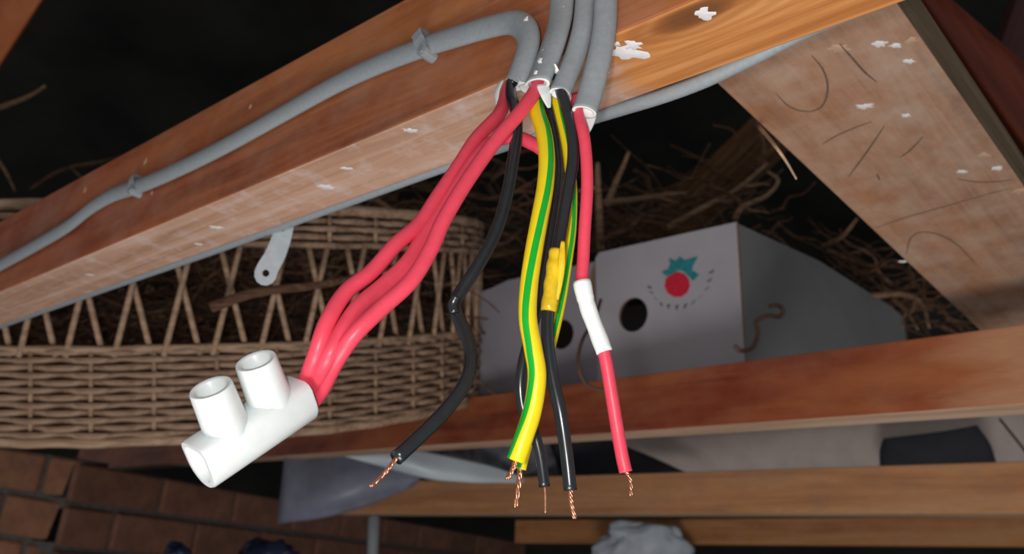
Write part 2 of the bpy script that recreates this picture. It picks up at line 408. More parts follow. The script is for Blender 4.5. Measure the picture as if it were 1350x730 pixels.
for i, (x, y, r, sx) in enumerate([(1198, 81, 1.4, 1.6), (1200, 54, 1.6, 1.5), (1160, 58, 1.8, 1.3), (1180, 60, 1.4, 1.5), (1297, 205, 2.0, 1.3), (1315, 222, 1.9, 1.2),
                                   (1268, 226, 1.6, 1.4), (1105, 64, 2.4, 1.6), (1140, 140, 2.0, 1.6), (1195, 152, 1.4, 1.3), (1345, 252, 3.0, 0.8), (1190, 345, 1.8, 1.2)]):
    splat('paint_spot', x, y, DF, DN, r*1e-3, M['paint'] if i % 3 != 1 else M['palewood'], rafter, sx, 70+i)
splat('blue_mark', 1096, 17, DF, DN, 0.0036, M['bluepaint'], rafter, 1.6, 3)
sp = [hit(1000, 166, DF, DN, 0.001), P(1020, 190, 0.475), P(1036, 212, 0.47), P(1050, 236, 0.465)]
obj('splinter', tube(smoothpath(sp), 0.0013, 0.0006, 6, rfun=lambda t: 1-0.6*t)[:2], M['palewood'], rafter)

# the stained joist under the boxes
JD, JW = ortho(D((-0.868, -0.244, 1)), D((0.12, 0.935, 0.34)))
JV = JD.cross(JW)
if JV.dot(AF) < 0: JV = -JV
JF = P(900, 564, 0.85)
j1 = timber('ceiling_joist', JF, JD, JW, JV, -0.55, 2.1, 0.0585, 0.030, [M['stain_dark'], M['palewood']], 0.001)
tag(j1, 'dark red stained joist with a pale underside running below the fruit box', 'joist')
# lower tan batten
def beam_from(name, vp, pbot, ptop, z, depth, L0, L1, mats, label, cat, up=(0.05, 0.945, 0.32)):
    d = (P(vp[0], vp[1], 1)-CAM).normalized(); d, wv = ortho(d, D(up)); v = d.cross(wv)
    if v.dot(AF) < 0: v = -v
    F = P(pbot[0], pbot[1], z)
    # height so that the upper edge passes through ptop
    r = P(ptop[0], ptop[1], 1)-CAM; n = v; q = CAM + r*((F-CAM).dot(n)/r.dot(n)); a = (q-F).dot(wv)
    o = timber(name, F, d, wv, v, L0, L1, a, depth, mats, 0.0015); tag(o, label, cat); return o
beam_from('roof_batten', (-860, 678), (900, 677), (900, 622), 1.30, 0.05, -0.75, 0.78, [M['tanwood'], M['palewood']], 'tan timber batten behind the bare copper wire ends', 'batten')
beam_from('lower_batten', (-1400, 700), (840, 717), (840, 684), 1.75, 0.05, -1.2, 0.28, [M['orangewood'], M['oldwood']], 'short orange timber peeping out beneath the tan batten', 'batten')
# far rafters in the corners
def slab(name, quad, off, mat, label, cat):
    pts = [P(*q) for q in quad]; o = D(off)*math.sqrt(sum(c*c for c in off))
    d = (pts[1]-pts[0]).normalized(); nrm = d.cross(o).normalized(); ww = nrm.cross(d).normalized()
    c = sum(pts, Vector())/4; Mx = frame(c, d, nrm, d.cross(nrm)); Mi = Mx.inverted()
    v, f = prism(pts, o); bm = bmesh.new(); vs = [bm.verts.new(Mi @ p) for p in v]
    for q in f: bm.faces.new([vs[i] for i in q])
    bmesh.ops.recalc_face_normals(bm, faces=bm.faces); bmesh.ops.bevel(bm, geom=list(bm.edges), offset=0.002, segments=1, affect='EDGES')
    ob = bobj(name, bm, mat, Mx); tag(ob, label, cat); return ob
slab('far_rafter', [(-60, 178, 1.15), (64, -14, 0.95), (-20, -40, 0.95), (-150, 100, 1.15)], (-0.02, 0.02, 0.05), M['stain_dark'], 'red brown rafter cut off by the top left corner', 'rafter')
slab('far_rafter', [(1195, -30, 0.86), (1440, 320, 0.98), (1440, 160, 0.98), (1222, -30, 0.86)], (0.01, 0.02, 0.06), M['redrafter'], 'dark red rafter just behind the scribbled board at the upper right', 'rafter')
slab('far_rafter', [(1300, 110, 1.35), (1350, -30, 1.3), (1430, -30, 1.3), (1430, 180, 1.35)], (0.02, 0.01, 0.06), M['maroon'], 'maroon rafter in the top right corner behind the dark red one', 'rafter')
slab('old_timber', [(850, 290, 1.75), (995, 150, 1.60), (1046, 186, 1.60), (905, 318, 1.75)], (0.0, -0.02, 0.06), M['oldwood'], 'rough brown old timber slanting behind the twigs above the box', 'timber')

# ------------------------------------------------------------------ grey cable peeping out behind the beam, and the hanging strap
e0 = BF + BV*0.0402
def backedge(px, drop, back=0.0036):
    # point on the back lower edge seen at column px
    r = (px-675)/FPX; c = e0-CAM; x0, z0 = c.dot(AX), c.dot(AF); dx, dz = BD.dot(AX), BD.dot(AF)
    t = (x0 - r*z0)/(r*dz - dx); return e0 + BD*t - BW*drop + BV*back
pts = [backedge(x, d) for x, d in ((-60, -0.0032), (60, -0.003), (160, -0.0026), (260, -0.0022), (360, -0.0024), (470, -0.0028), (580, -0.003), (680, -0.0026), (760, -0.0012), (820, 0.0), (870, 0.0008), (920, 0.0004), (960, -0.0012), (1000, -0.003), (1060, -0.006), (1130, -0.007))]
o = obj('edge_cable', tube(smoothpath(pts), 0.0032, 0.0032, 10)[:2], M['grey'])
tag(o, 'thin grey cable tucked behind the lower back edge of the stained beam', 'cable')
st = thing('metal_strap', backedge(375, 0.0), 'pale grey metal strap with a nail hole hanging below the beam', 'strap')
a = backedge(372, 0.001, 0.006); zt = (a-CAM).dot(AF)
ctr = [(378, 283), (375, 300), (370, 318), (362, 338), (354, 352), (350, 362)]
path = smoothpath([P(x, y, zt+0.012) for x, y in ctr], 4); v, f = [], []
bm = bmesh.new(); outl = []
L, R = [], []
for i, p in enumerate(path):
    T = (path[min(i+1, len(path)-1)]-path[max(i-1, 0)]).normalized(); B = T.cross(AF).normalized(); wd = 0.0052 + 0.0016*i/(len(path)-1)
    L.append(p+B*wd); R.append(p-B*wd)
end = path[-1]; T = (path[-1]-path[-2]).normalized(); B = T.cross(AF).normalized()
arc = [end + B*0.0066*math.cos(k*math.pi/6) + T*0.0066*math.sin(k*math.pi/6) for k in range(1, 6)]
out = L + arc + R[::-1]
ov = [bm.verts.new(p) for p in out]; ed = [bm.edges.new((ov[i], ov[(i+1) % len(ov)])) for i in range(len(ov))]
hc = end - T*0.001
hv = [bm.verts.new(hc + B*0.0022*math.cos(k*math.pi/5)+T*0.0022*math.sin(k*math.pi/5)) for k in range(10)]; ed += [bm.edges.new((hv[i], hv[(i+1) % 10])) for i in range(10)]
bmesh.ops.triangle_fill(bm, use_beauty=True, edges=ed)
me = bpy.data.meshes.new('strap_plate'); bm.to_mesh(me); bm.free(); me.materials.append(M['strap'])
o = link(bpy.data.objects.new('strap_plate', me), None); o.parent = st; o.location = -st.location
m = o.modifiers.new('t', 'SOLIDIFY'); m.thickness = 0.0012; m.offset = 0
q0 = P(362, 296, zt+0.010)
obj('strap_tab', tube(smoothpath([P(366, 288, zt+0.008), P(364, 300, zt+0.008), P(373, 303, zt+0.009), P(375, 292, zt+0.009)], 4), 0.0012, 0.0012, 6)[:2], M['screw'], st)

# ------------------------------------------------------------------ cables with their cores
def face(px, py, off): return hit(px, py, BF, FN, off)
def core(name, pts, r, mat, parent, n=6, **kw):
    path = smoothpath([p if isinstance(p, Vector) else P(*p) for p in pts], n); t = tube(path, r, r, 14, **kw)
    return obj(name, t[:2], mat, parent), path
def copper(pts, parent, strands=3, r=0.00042, spread=0.00055):
    path = smoothpath([P(*p) for p in pts], 8); tubes = []
    n = len(path)
    for s in range(strands):
        q = []
        for i, p in enumerate(path):
            a = 2*math.pi*s/strands + 9.0*i/n
            sp = spread*(1 if strands > 1 else 0)*(1.0-0.25*i/n)
            q.append(p + AX*math.cos(a)*sp + AF*math.sin(a)*sp)
        tubes.append(tube(q, r, r, 6)[:2])
    return obj('copper_strands', join(*tubes), M['copper'], parent)
def sheath(pts, half_w, half_t, parent, normal, lastr=1.0):
    path = smoothpath(pts, 6)
    v, f, ns = tube(path, half_w, half_t, 18, normal=normal, hollow=0.012, rfun=None)
    # flatten the section into a rounded oblong
    o = obj('sheath', (v, f), [M['grey'], M['greyin']], parent, fm=[0]*(ns+1)+[1]*(len(f)-ns-1)); return o, path
def flap(pts, base, wd, parent):
    path = smoothpath([P(*p) for p in pts], 5)
    return obj('torn_flap', tube(path, wd, 0.0005, 8, normal=D(base), rfun=lambda t: 1.0-0.75*t*t)[:2], M['greyin'], parent)

# cable A, clipped along the front face
ca = thing('twin_cable', face(677, 112, 0.006), 'grey cable clipped along the beam, its black core sticking out furthest to the lower left', 'cable', 'cut grey cables at the beam')
A = [face(x, y, o) for x, y, o in [(-90, 400, .0028), (0, 350, .0028), (50, 322, .0028), (90, 298, .0028), (122, 273, .0028), (152, 256, .0028), (190, 243, .0028), (240, 221, .0028), (300, 191, .0028), (370, 152, .0028),
     (440, 113, .0028), (500, 85, .0028), (560, 62, .003), (610, 46, .003), (648, 35, .0032), (676, 30, .004), (692, 38, .0055), (697, 56, .007), (691, 80, .008), (680, 108, .008)]]
sheath(A, 0.0055, 0.0028, ca, FN)
flap([(660, 108, .345), (655, 122, .343), (655, 138, .342)], (-.8, .1, -.5), 0.0024, ca)
flap([(690, 108, .338), (686, 114, .338), (678, 119, .338)], (.1, .3, -1), 0.002, ca)
k, _ = core('black_core', [A[-1] - (A[-1]-A[-2])*0.05 - AX*0.0012, A[-1] + (A[-1]-A[-2])*0.2 - AX*0.0012, (674, 128, .334), (680, 145, .326), (681, 175, .320), (676, 215, .316), (669, 255, .312), (655, 303, .306), (632, 347, .300), (610, 380, .296), (600, 400, .294), (604, 418, .291), (616, 445, .286), (621, 475, .280), (613, 505, .274), (587, 541, .266), (551, 577, .258), (522, 604, .252)], 0.00225, M['black'], ca)
copper([(524, 602, .2525), (514, 615, .251), (504, 627, .250), (489, 641, .248)], k, 4, .00038, .0005)
# the nicked insulation at the kink
obj('nick', tube(smoothpath([P(602, 390, .290), P(597, 400, .290), P(599, 412, .289)], 4), 0.0016, 0.0010, 8)[:2], M['black'], k)
core('red_core', [A[-1] - (A[-1]-A[-2])*0.05 - AX*0.001 + AF*0.0015, A[-1] + (A[-1]-A[-2])*0.2 - AX*0.002 + AF*0.002, (665, 134, .336), (657, 152, .326), (628, 183, .316), (604, 220, .308), (578, 258, .300), (553, 295, .292), (522, 322, .284), (490, 358, .277), (456, 385, .270), (431, 425, .262), (417, 466, .259), (404, 500, .264), (394, 515, .265), (384, 524, .260)], 0.0026, M['red'], ca)

# cable B
cb = thing('twin_cable', face(710, 112, 0.012), 'widest grey cable coming straight down, with the thick yellow and green striped core', 'cable', 'cut grey cables at the beam')
B_ = [face(x, y, o) for x, y, o in [(742, -40, .004), (741, 0, .005), (738, 28, .007), (731, 54, .010), (720, 84, .013), (708, 112, .016)]]
sheath(B_, 0.0056, 0.0030, cb, FN)
flap([(690, 112, .322), (694, 118, .320), (702, 121, .319)], (0, .4, -1), 0.002, cb)
flap([(716, 112, .318), (720, 126, .316), (724, 142, .315)], (.3, .3, -1), 0.0026, cb)
core('red_core', [(712, 104, .326), (703, 124, .318), (684, 150, .311), (656, 182, .304), (631, 216, .297), (607, 252, .290), (584, 292, .283), (567, 330, .277), (541, 371, .270), (503, 406, .264), (468, 440, .259), (444, 474, .260), (424, 512, .267), (408, 532, .268), (392, 540, .261)], 0.0026, M['red'], cb)
pth = smoothpath([P(*p) for p in [(704, 128, .324), (709, 150, .316), (717, 175, .308), (721, 208, .300), (719, 245, .293), (711, 290, .286), (703, 335, .280), (697, 380, .275), (696, 420, .271), (703, 460, .268), (708, 495, .266), (702, 540, .264), (690, 578, .262), (680, 607, .261)]], 6)
def striped(name, path, r, parent, tw, t0, sides=24):
    v, f, ns = tube(path, r, r, sides, twist=tw, t0=t0); fm = []
    for i in range(len(f)):
        if i < ns:
            k = i % sides; fm.append(1 if (k in (23, 0, 1) or k in (11, 12, 13)) else 0)
        else: fm.append(0)
    return obj(name, (v, f), [M['yellow'], M['green']], parent, fm=fm)
n_p = len(pth)
g1 = striped('earth_sleeve', pth, 0.00285, cb, 2.2, -1.2)
copper([(681, 604, .261), (677, 616, .260), (669, 631, .259)], g1, 4, .0004, .0006)
k, _ = core('black_core', [(716, 112, .328), (724, 145, .322), (732, 182, .316), (737, 222, .312), (734, 262, .308), (727, 310, .302), (720, 352, .297), (711, 400, .292), (699, 442, .288), (690, 476, .285), (686, 508, .283), (690, 540, .282), (703, 567, .281), (712, 600, .280), (718, 641, .279)], 0.0018, M['black'], cb)
copper([(718, 638, .279), (719, 655, .279), (719, 676, .279)], k, 1, .0006)

# plaster scuffs on the sheaths
def scuff(px, py, off, r, parent, sd):
    splat('plaster_scuff', px, py, BF + FN*off, FN, r, M['paint'], parent, 0.8, sd, 0.0002)
for i, (x, y, o_, r) in enumerate([(719, 62, .0135, .0013), (716, 70, .0145, .0011), (722, 55, .013, .0009), (712, 80, .0165, .0009), (741, 12, .0085, .0013), (706, 96, .018, .0008)]): scuff(x, y, o_, r, cb, 200+i)
scuff(692, 27, .0078, .0014, ca, 210)

# cable C
cc = thing('twin_cable', face(742, 118, 0.012), 'narrow grey cable second from the right, with a black core in a yellow sleeve', 'cable', 'cut grey cables at the beam')
C_ = [face(x, y, o) for x, y, o in [(774, -40, .003), (772, 0, .003), (768, 38, .005), (758, 74, .007), (746, 104, .010), (738, 124, .012)]]
sheath(C_, 0.0040, 0.0030, cc, D((-.3, 0, -1)))
flap([(735, 100, .322), (733, 92, .320), (731, 84, .319)], (-.6, 0, -1), 0.0014, cc)
flap([(744, 120, .318), (750, 128, .317), (752, 140, .317)], (.2, .2, -1), 0.0020, cc)
k, pk = core('black_core', [(734, 98, .324), (740, 122, .315), (749, 150, .310), (755, 182, .305), (755, 215, .301), (748, 255, .297), (740, 300, .293), (733, 340, .289), (727, 380, .286), (722, 420, .283), (723, 460, .280), (729, 500, .277), (739, 545, .274), (747, 600, .272), (752, 646, .270)], 0.0021, M['black'], cc)
copper([(752, 643, .270), (753, 660, .269), (758, 683, .268)], k, 4, .00042, .0006)
sl = smoothpath([P(*p) for p in [(735, 330, .2885), (731, 350, .287), (727, 380, .285), (723, 410, .283)]], 6)
s_ = obj('yellow_sleeve', tube(sl, 0.0026, 0.0026, 14, rfun=lambda t: 1.0+0.06*math.sin(t*23))[:2], M['ytape'], k)
obj('torn_sleeve_end', tube(smoothpath([P(742, 318, .286), P(741, 335, .285), P(739, 365, .284), P(734, 395, .283)], 5), 0.0013, 0.0005, 8, rfun=lambda t: 1-0.5*abs(2*t-1))[:2], M['ytape'], k)
g2p = smoothpath([P(*p) for p in [(730, 120, .326), (736, 150, .322), (744, 182, .318), (750, 215, .315), (754, 250, .312), (753, 300, .309), (748, 340, .306), (742, 380, .303), (736, 412, .300), (727, 450, .297), (713, 500, .293), (701, 560, .288), (690, 602, .285), (686, 618, .284)]], 6)
g2 = striped('earth_sleeve', g2p, 0.0019, cc, 1.2, -1.0)
copper([(686, 616, .284), (684, 640, .283), (680, 668, .282)], g2, 3, .0005, .0006)
core('red_core', [(748, 130, .332), (738, 165, .330), (722, 197, .328), (704, 190, .326), (684, 182, .322), (658, 183, .317), (633, 202, .311), (611, 232, .305), (586, 272, .298), (560, 310, .290), (537, 346, .282), (503, 378, .275), (472, 405, .268), (447, 443, .261), (431, 474, .2585), (414, 506, .2655), (401, 522, .2665), (388, 532, .2605)], 0.0026, M['red'], cc)

# cable D
cdn = thing('twin_cable', face(772, 150, 0.01), 'rightmost grey cable with a red core wrapped in white tape', 'cable', 'cut grey cables at the beam')
D_ = [face(x, y, o) for x, y, o in [(801, -40, .003), (799, 0, .003), (797, 38, .004), (789, 82, .006), (778, 124, .008), (770, 148, .010)]]
sheath(D_, 0.0044, 0.0030, cdn, D((-.2, 0, -1)))
flap([(779, 140, .312), (777, 158, .311), (774, 176, .311)], (.2, .1, -1), 0.0028, cdn)
k, pr = core('red_core', [(760, 128, .318), (762, 150, .310), (769, 175, .304), (773, 208, .300), (774, 250, .296), (771, 300, .292), (769, 340, .289), (768, 372, .286), (777, 410, .283), (790, 446, .281), (798, 472, .279), (805, 512, .277), (813, 560, .275), (820, 600, .274), (825, 622, .273)], 0.0021, M['red'], cdn)
copper([(824, 619, .273), (831, 633, .272), (832, 653, .271)], k, 3, .0004, .0005)
tp = smoothpath([P(*p) for p in [(767, 371, .286), (771, 390, .2845), (777, 411, .283), (788, 440, .281), (797, 464, .279)]], 5)
obj('white_tape', tube(tp, 0.0027, 0.0025, 14, rfun=lambda t: 1.0+(0.10 if t < 0.33 else 0.0)+0.03*math.sin(t*17))[:2], M['tape'], k)

# ------------------------------------------------------------------ cable clips
def clip(px, py, ang, label, s=1.0):
    c = face(px, py, 0.0); t1 = AX - FN*AX.dot(FN); t1.normalize(); t2 = FN.cross(t1)
    if t2.dot(AU) < 0: t2 = -t2
    al = t1*math.cos(ang)+t2*math.sin(ang); ac = -t1*math.sin(ang)+t2*math.cos(ang)
    root = thing('cable_clip', c, label, 'cable clip', 'grey clips holding the cable')
    prof = [(-.0100, .0002), (-.0098, .0035), (-.0066, .0060), (0, .0068), (.0052, .0064), (.0070, .0045), (.0074, .0002)]
    inner = [(.0060, .0002), (.0056, .0044), (.0045, .0054), (0, .0057), (-.0056, .0050), (-.0066, .0002)]
    pg = [c + ac*y*s + FN*h for y, h in prof+inner]; hw = 0.0030*s
    obj('saddle', prism([p - al*hw for p in pg], al*2*hw), M['grey'], root, False)
    bm_c = c - ac*0.0095*s
    cyl = tube([bm_c + FN*0.0002, bm_c + FN*0.004, bm_c + FN*0.0078], 0.0030*s, 0.0030*s, 12, normal=al)
    obj('nail_boss', cyl[:2], M['grey'], root, False)
    nl = tube([bm_c + FN*0.0078, bm_c + FN*0.0084], 0.0017*s, 0.0017*s, 10, normal=al); obj('nail_head', nl[:2], M['screw'], root, False)
clip(565, 60, 0.40, 'grey plastic cable clip nearer the bare wires')
clip(185, 245, 0.42, 'grey plastic cable clip on the far left stretch of cable', 0.9)

# ------------------------------------------------------------------ connector block
X = D((0.641, 0.432, 0.634)); Y = D((-0.19, 0.893, -0.40)); Y = (Y - X*Y.dot(X)).normalized(); Z = X.cross(Y)
CB = P(333, 563, 0.252)
con = thing('connector_block', CB, 'white two-screw terminal connector gripping three red wires', 'connector')
def place(c): return CB + X*c[0] + Y*c[1] + Z*c[2]
# body: D-shaped trough section swept along X
sec = [(0.0034, -0.0066), (0.0050, -0.0058), (0.0058, -0.0040), (0.0058, 0.0040), (0.0050, 0.0058), (0.0034, 0.0066)] + [(-0.0014 - 0.0066*math.sin(a)*1.05, 0.0066*math.cos(a)) for a in [i*math.pi/12 for i in range(0, 13)]]
hx = 0.0180; v, f = [], []
xs = [-hx, -hx+0.0006, hx-0.0006, hx]; sc = [0.96, 1, 1, 0.96]; n = len(sec)
for x, s in zip(xs, sc):
    for (y, z) in sec: v.append(place((x, y*s, z*s)))
for i in range(3):
    for k_ in range(n): f.append((i*n+k_, i*n+(k_+1) % n, (i+1)*n+(k_+1) % n, (i+1)*n+k_))
for (m0, x, sg) in ((0, -hx, 1), (3*n, hx, -1)):               # recessed open ends
    b = len(v)
    for (y, z) in sec: v.append(place((x, y*0.78, z*0.76)))
    for (y, z) in sec: v.append(place((x+sg*0.005, y*0.70, z*0.68)))
    for k_ in range(n):
        k2 = (k_+1) % n; f.append((m0+k_, m0+k2, b+k2, b+k_)); f.append((b+k_, b+k2, b+n+k2, b+n+k_))
    f.append(tuple(b+n+k_ for k_ in range(n)))
o = obj('body', (v, f), M['nylon'], con); mm = o.modifiers.new('e', 'EDGE_SPLIT'); mm.split_angle = 0.7
for tx in (-0.0070, 0.0078):
    prof = [(0.0066, 0.0030), (0.0062, 0.0085), (0.0059, 0.0172), (0.0057, 0.0177), (0.0046, 0.0177), (0.0042, 0.0173), (0.0040, 0.0105)]
    v, f = [], []; sd = 28
    for (r, y) in prof:
        for k_ in range(sd):
            a = 2*math.pi*k_/sd; v.append(place((tx + r*math.cos(a), y, r*math.sin(a))))
    for i in range(len(prof)-1):
        for k_ in range(sd): f.append((i*sd+k_, i*sd+(k_+1) % sd, (i+1)*sd+(k_+1) % sd, (i+1)*sd+k_))
    f.append(tuple((len(prof)-1)*sd+k_ for k_ in range(sd)))
    tw = obj('screw_tower', (v, f), M['nylon'], con)
    mm = tw.modifiers.new('e', 'EDGE_SPLIT'); mm.split_angle = 0.8
    c0 = place((tx, 0.0106, 0)); sv = []
    scr = tube([c0, c0 + Y*0.0016, c0 + Y*0.0020], 0.0029, 0.0029, 16, normal=X, rfun=lambda t: 1 if t < 0.9 else 0.85)
    s_ = obj('screw', scr[:2], M['screw'], tw)
    sl_ = prism([c0 + Y*0.0021 + X*0.0026*a + Z*0.0004*b for a, b in ((-1, -1), (1, -1), (1, 1), (-1, 1))], Y*0.0002)

# ------------------------------------------------------------------ fruit box
BL = D((-1.128, -0.246, 1)); BS = D((0.66, -0.19, 0.75)); BS = (BS - BL*BS.dot(BL)).normalized(); BU = BL.cross(BS)
if BU.dot(AU) < 0: BU = -BU
BT = P(972, 293, 0.95); BNF = BL.cross(BU)
if BNF.dot(CAM-BT) < 0: BNF = -BNF
bx = thing('fruit_box', BT - BU*0.160, 'white cardboard fruit box with a strawberry emblem and round hand holes', 'box')
def panel(name, outline, holes, mat, off, th, parent):
    """outline and holes in image columns/rows on the front plane"""
    bm = bmesh.new(); ed = []
    for loop in [outline] + holes:
        vs = [bm.verts.new(p) for p in loop]; ed += [bm.edges.new((vs[i], vs[(i+1) % len(vs)])) for i in range(len(vs))]
    bmesh.ops.triangle_fill(bm, use_beauty=True, edges=ed)
    bmesh.ops.recalc_face_normals(bm, faces=bm.faces)
    me = bpy.data.meshes.new(name); bm.to_mesh(me); bm.free(); me.materials.append(mat); me.materials.append(M['cardbrown'])
    o = bpy.data.objects.new(name, me); COL.objects.link(o); o.parent = parent; o.location = -parent.location
    m = o.modifiers.new('t', 'SOLIDIFY'); m.thickness = th; m.offset = 0; m.material_offset_rim = 1
    return o
def bp(l, u, off=0.0): return BT + BL*l + BU*u + BNF*off      # l to the left, u up from the top right front corner
def bpix(px, py):
    p = hit(px, py, BT, BNF); q = p-BT; return q.dot(BL), q.dot(BU)
def circ(px, py, r, off, k=24):
    l, u = bpix(px, py); return [bp(l + r*math.cos(2*math.pi*i/k), u + r*math.sin(2*math.pi*i/k), off) for i in range(k)]
lsplit = bpix(787, 380)[0]
panel('front_panel', [bp(0, 0), bp(lsplit-0.006, 0.0), bp(lsplit, -0.006), bp(lsplit, -0.160), bp(0, -0.160)], [circ(836, 415, 0.0200, 0)], M['card'], 0, 0.004, bx)
LW = 0.388
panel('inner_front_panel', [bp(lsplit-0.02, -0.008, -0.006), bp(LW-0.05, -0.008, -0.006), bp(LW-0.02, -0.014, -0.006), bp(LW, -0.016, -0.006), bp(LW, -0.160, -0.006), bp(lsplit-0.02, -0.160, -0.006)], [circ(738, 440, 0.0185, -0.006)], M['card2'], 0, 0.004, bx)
SD = 0.50
def quad_panel(name, pts, th, n, mat): obj(name, prism(pts, n*th), mat, bx, False)
quad_panel('side_panel', [bp(0.002, 0), bp(0.002, 0)+BS*SD*0.42, bp(0.002, -0.02)+BS*SD*0.9, bp(0.002, -0.03)+BS*SD, bp(0.002, -0.160)+BS*SD, bp(0.002, -0.160)], 0.004, BL, M['card_shaded_side'])
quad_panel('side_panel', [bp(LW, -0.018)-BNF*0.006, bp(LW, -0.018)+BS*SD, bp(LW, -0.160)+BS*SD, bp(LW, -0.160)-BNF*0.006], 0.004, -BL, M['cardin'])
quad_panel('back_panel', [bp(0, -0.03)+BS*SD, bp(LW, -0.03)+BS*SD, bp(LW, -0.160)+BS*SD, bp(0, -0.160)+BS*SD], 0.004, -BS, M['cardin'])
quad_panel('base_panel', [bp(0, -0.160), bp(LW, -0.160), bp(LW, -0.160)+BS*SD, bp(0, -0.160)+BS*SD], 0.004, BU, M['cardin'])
# brown hand slot liner at the split
obj('torn_edge', tube(smoothpath([bp(lsplit+0.0005, -0.010, 0), bp(lsplit+0.006, -0.03, 0), bp(lsplit+0.005, -0.06, 0), bp(lsplit+0.001, -0.075, 0)], 5), 0.003, 0.001, 8, rfun=lambda t: math.sin(math.pi*max(.08, min(.95, t))))[:2], M['cardbrown'], bx)
# printed emblem
em_l, em_u = bpix(894, 368)
def flat(name, pts, mat, parent, h=0.0004):
    obj(name, prism([hit(x, y, BT, BNF, 0.0021) for x, y in pts], BNF*h), mat, parent, False)
ring = [(893+16.5*math.cos(a)*(1+0.025*math.sin(11*a)), 375+16.5*math.sin(a)*(1+0.025*math.sin(11*a))) for a in [i*2*math.pi/42 for i in range(42)]]
flat('strawberry_print', ring, M['berry'], bx)
flat('leaf_print', [(873, 358), (881, 355), (884, 348), (882, 340), (891, 344), (897, 338), (903, 343), (920, 338), (914, 350), (912, 356), (922, 362), (914, 370), (908, 364), (901, 357), (893, 356), (886, 362), (878, 364)], M['leaf'], bx, 0.0008)
for (x, y, a) in [(857, 379, 1.2), (859.5, 386, 1.0), (865, 394, .7), (872.5, 401.5, .4), (882, 404, .15), (893, 405, 0), (904, 403.5, -.2), (914.5, 398.5, -.5), (924, 390.5, -.8), (932, 380, -1.0), (935.5, 369, -1.2), (938, 358, -1.3)]:
    c, s = math.cos(a), math.sin(a)
    R_ = lambda u, w_: (x+u*c+w_*s, y+u*s*-1*-1+w_*c)
    flat('letter_print', [R_(-2.0, -2.8), R_(2.1, -2.8), R_(2.1, -1.0), R_(.2, -.8), R_(.2, 2.8), R_(-2.0, 2.8)], M['ink'], bx)

# ------------------------------------------------------------------ wicker basket
bas = None
KC = (-0.43, 1.21); KA, KB = 0.385, 0.365                     # centre (right, ahead) and half axes
def kp(a, y, off=0.0): return W((KC[0] + (KA+off)*math.cos(a), y, KC[1] + (KB+off)*math.sin(a)))
bas = thing('wicker_basket', W((KC[0], -0.160, KC[1])), 'large wicker basket with an open crossed-cane band, hidden behind the beam', 'basket')
def kaxis(a): return W((KC[0], 0, KC[1]))
NS = 84
y_lo, y_mid, y_top, y_rim = -0.157, -0.070, 0.030, 0.064
def weave(y, phase, r, mat, amp=0.0042, sides=6):
    v, f = [], []; N = NS*3
    path = []
    for i in range(N):
        a = 2*math.pi*i/N; off = amp*math.cos(NS/2*a + phase*math.pi)
        path.append((kp(a, y + 0.0012*noise.noise(Vector((i*.21, y*90, 0))), off), a))
    for i, (p, a) in enumerate(path):
        N_ = (AX*math.cos(a) + AF*math.sin(a))
        for k_ in range(sides):
            t = 2*math.pi*k_/sides; v.append(p + N_*math.cos(t)*r + AU*math.sin(t)*r)
    for i in range(N):
        j = (i+1) % N
        for k_ in range(sides): f.append((i*sides+k_, i*sides+(k_+1) % sides, j*sides+(k_+1) % sides, j*sides+k_))
    return obj('woven_cane', (v, f), mat, bas)
rows = 12
for i in range(rows): weave(y_lo+0.006+(y_mid-y_lo-0.008)*i/(rows-1), i % 2, 0.0033, M['wicker2'])
for i in range(5): weave(y_top+0.003+(y_rim-y_top)*i/4, i % 2, 0.0036, M['wicker2'])
weave(y_lo-0.001, 0, 0.0052, M['wicker'], 0.0015); weave(y_rim+0.006, 0, 0.0060, M['wicker'], 0.0015); weave(y_mid+0.001, 1, 0.0040, M['wicker'], 0.001)
def straight(name, p, q, r, mat, n=AF): return obj(name, tube([p, p.lerp(q, .5), q], r, r, 6, normal=n)[:2], mat, bas)
for i in range(NS//2):
    for (ya, yb) in ((y_lo, y_mid), (y_top, y_rim)):
        a = 2*math.pi*(i*2+0.0)/NS; straight('stake', kp(a, ya), kp(a, yb), 0.0026, M['wicker'], AX)
NX = 54
for i in range(NX):
    a = 2*math.pi*i/NX; h = 0.62*2*math.pi/NX
    straight('lattice_cane', kp(a-h*.60, y_mid-.006, .002), kp(a+h*.38, y_top+.006, .002), 0.0030, M['wicker'])
    straight('lattice_cane', kp(a+h*.60, y_mid-.006, -.003), kp(a-h*.38, y_top+.006, -.003), 0.0030, M['wicker'])
# base
v = [kp(2*math.pi*i/48, y_lo-.004, -.006) for i in range(48)]; obj('base', prism(v, AU*0.006), M['oldwood'], bas, False)

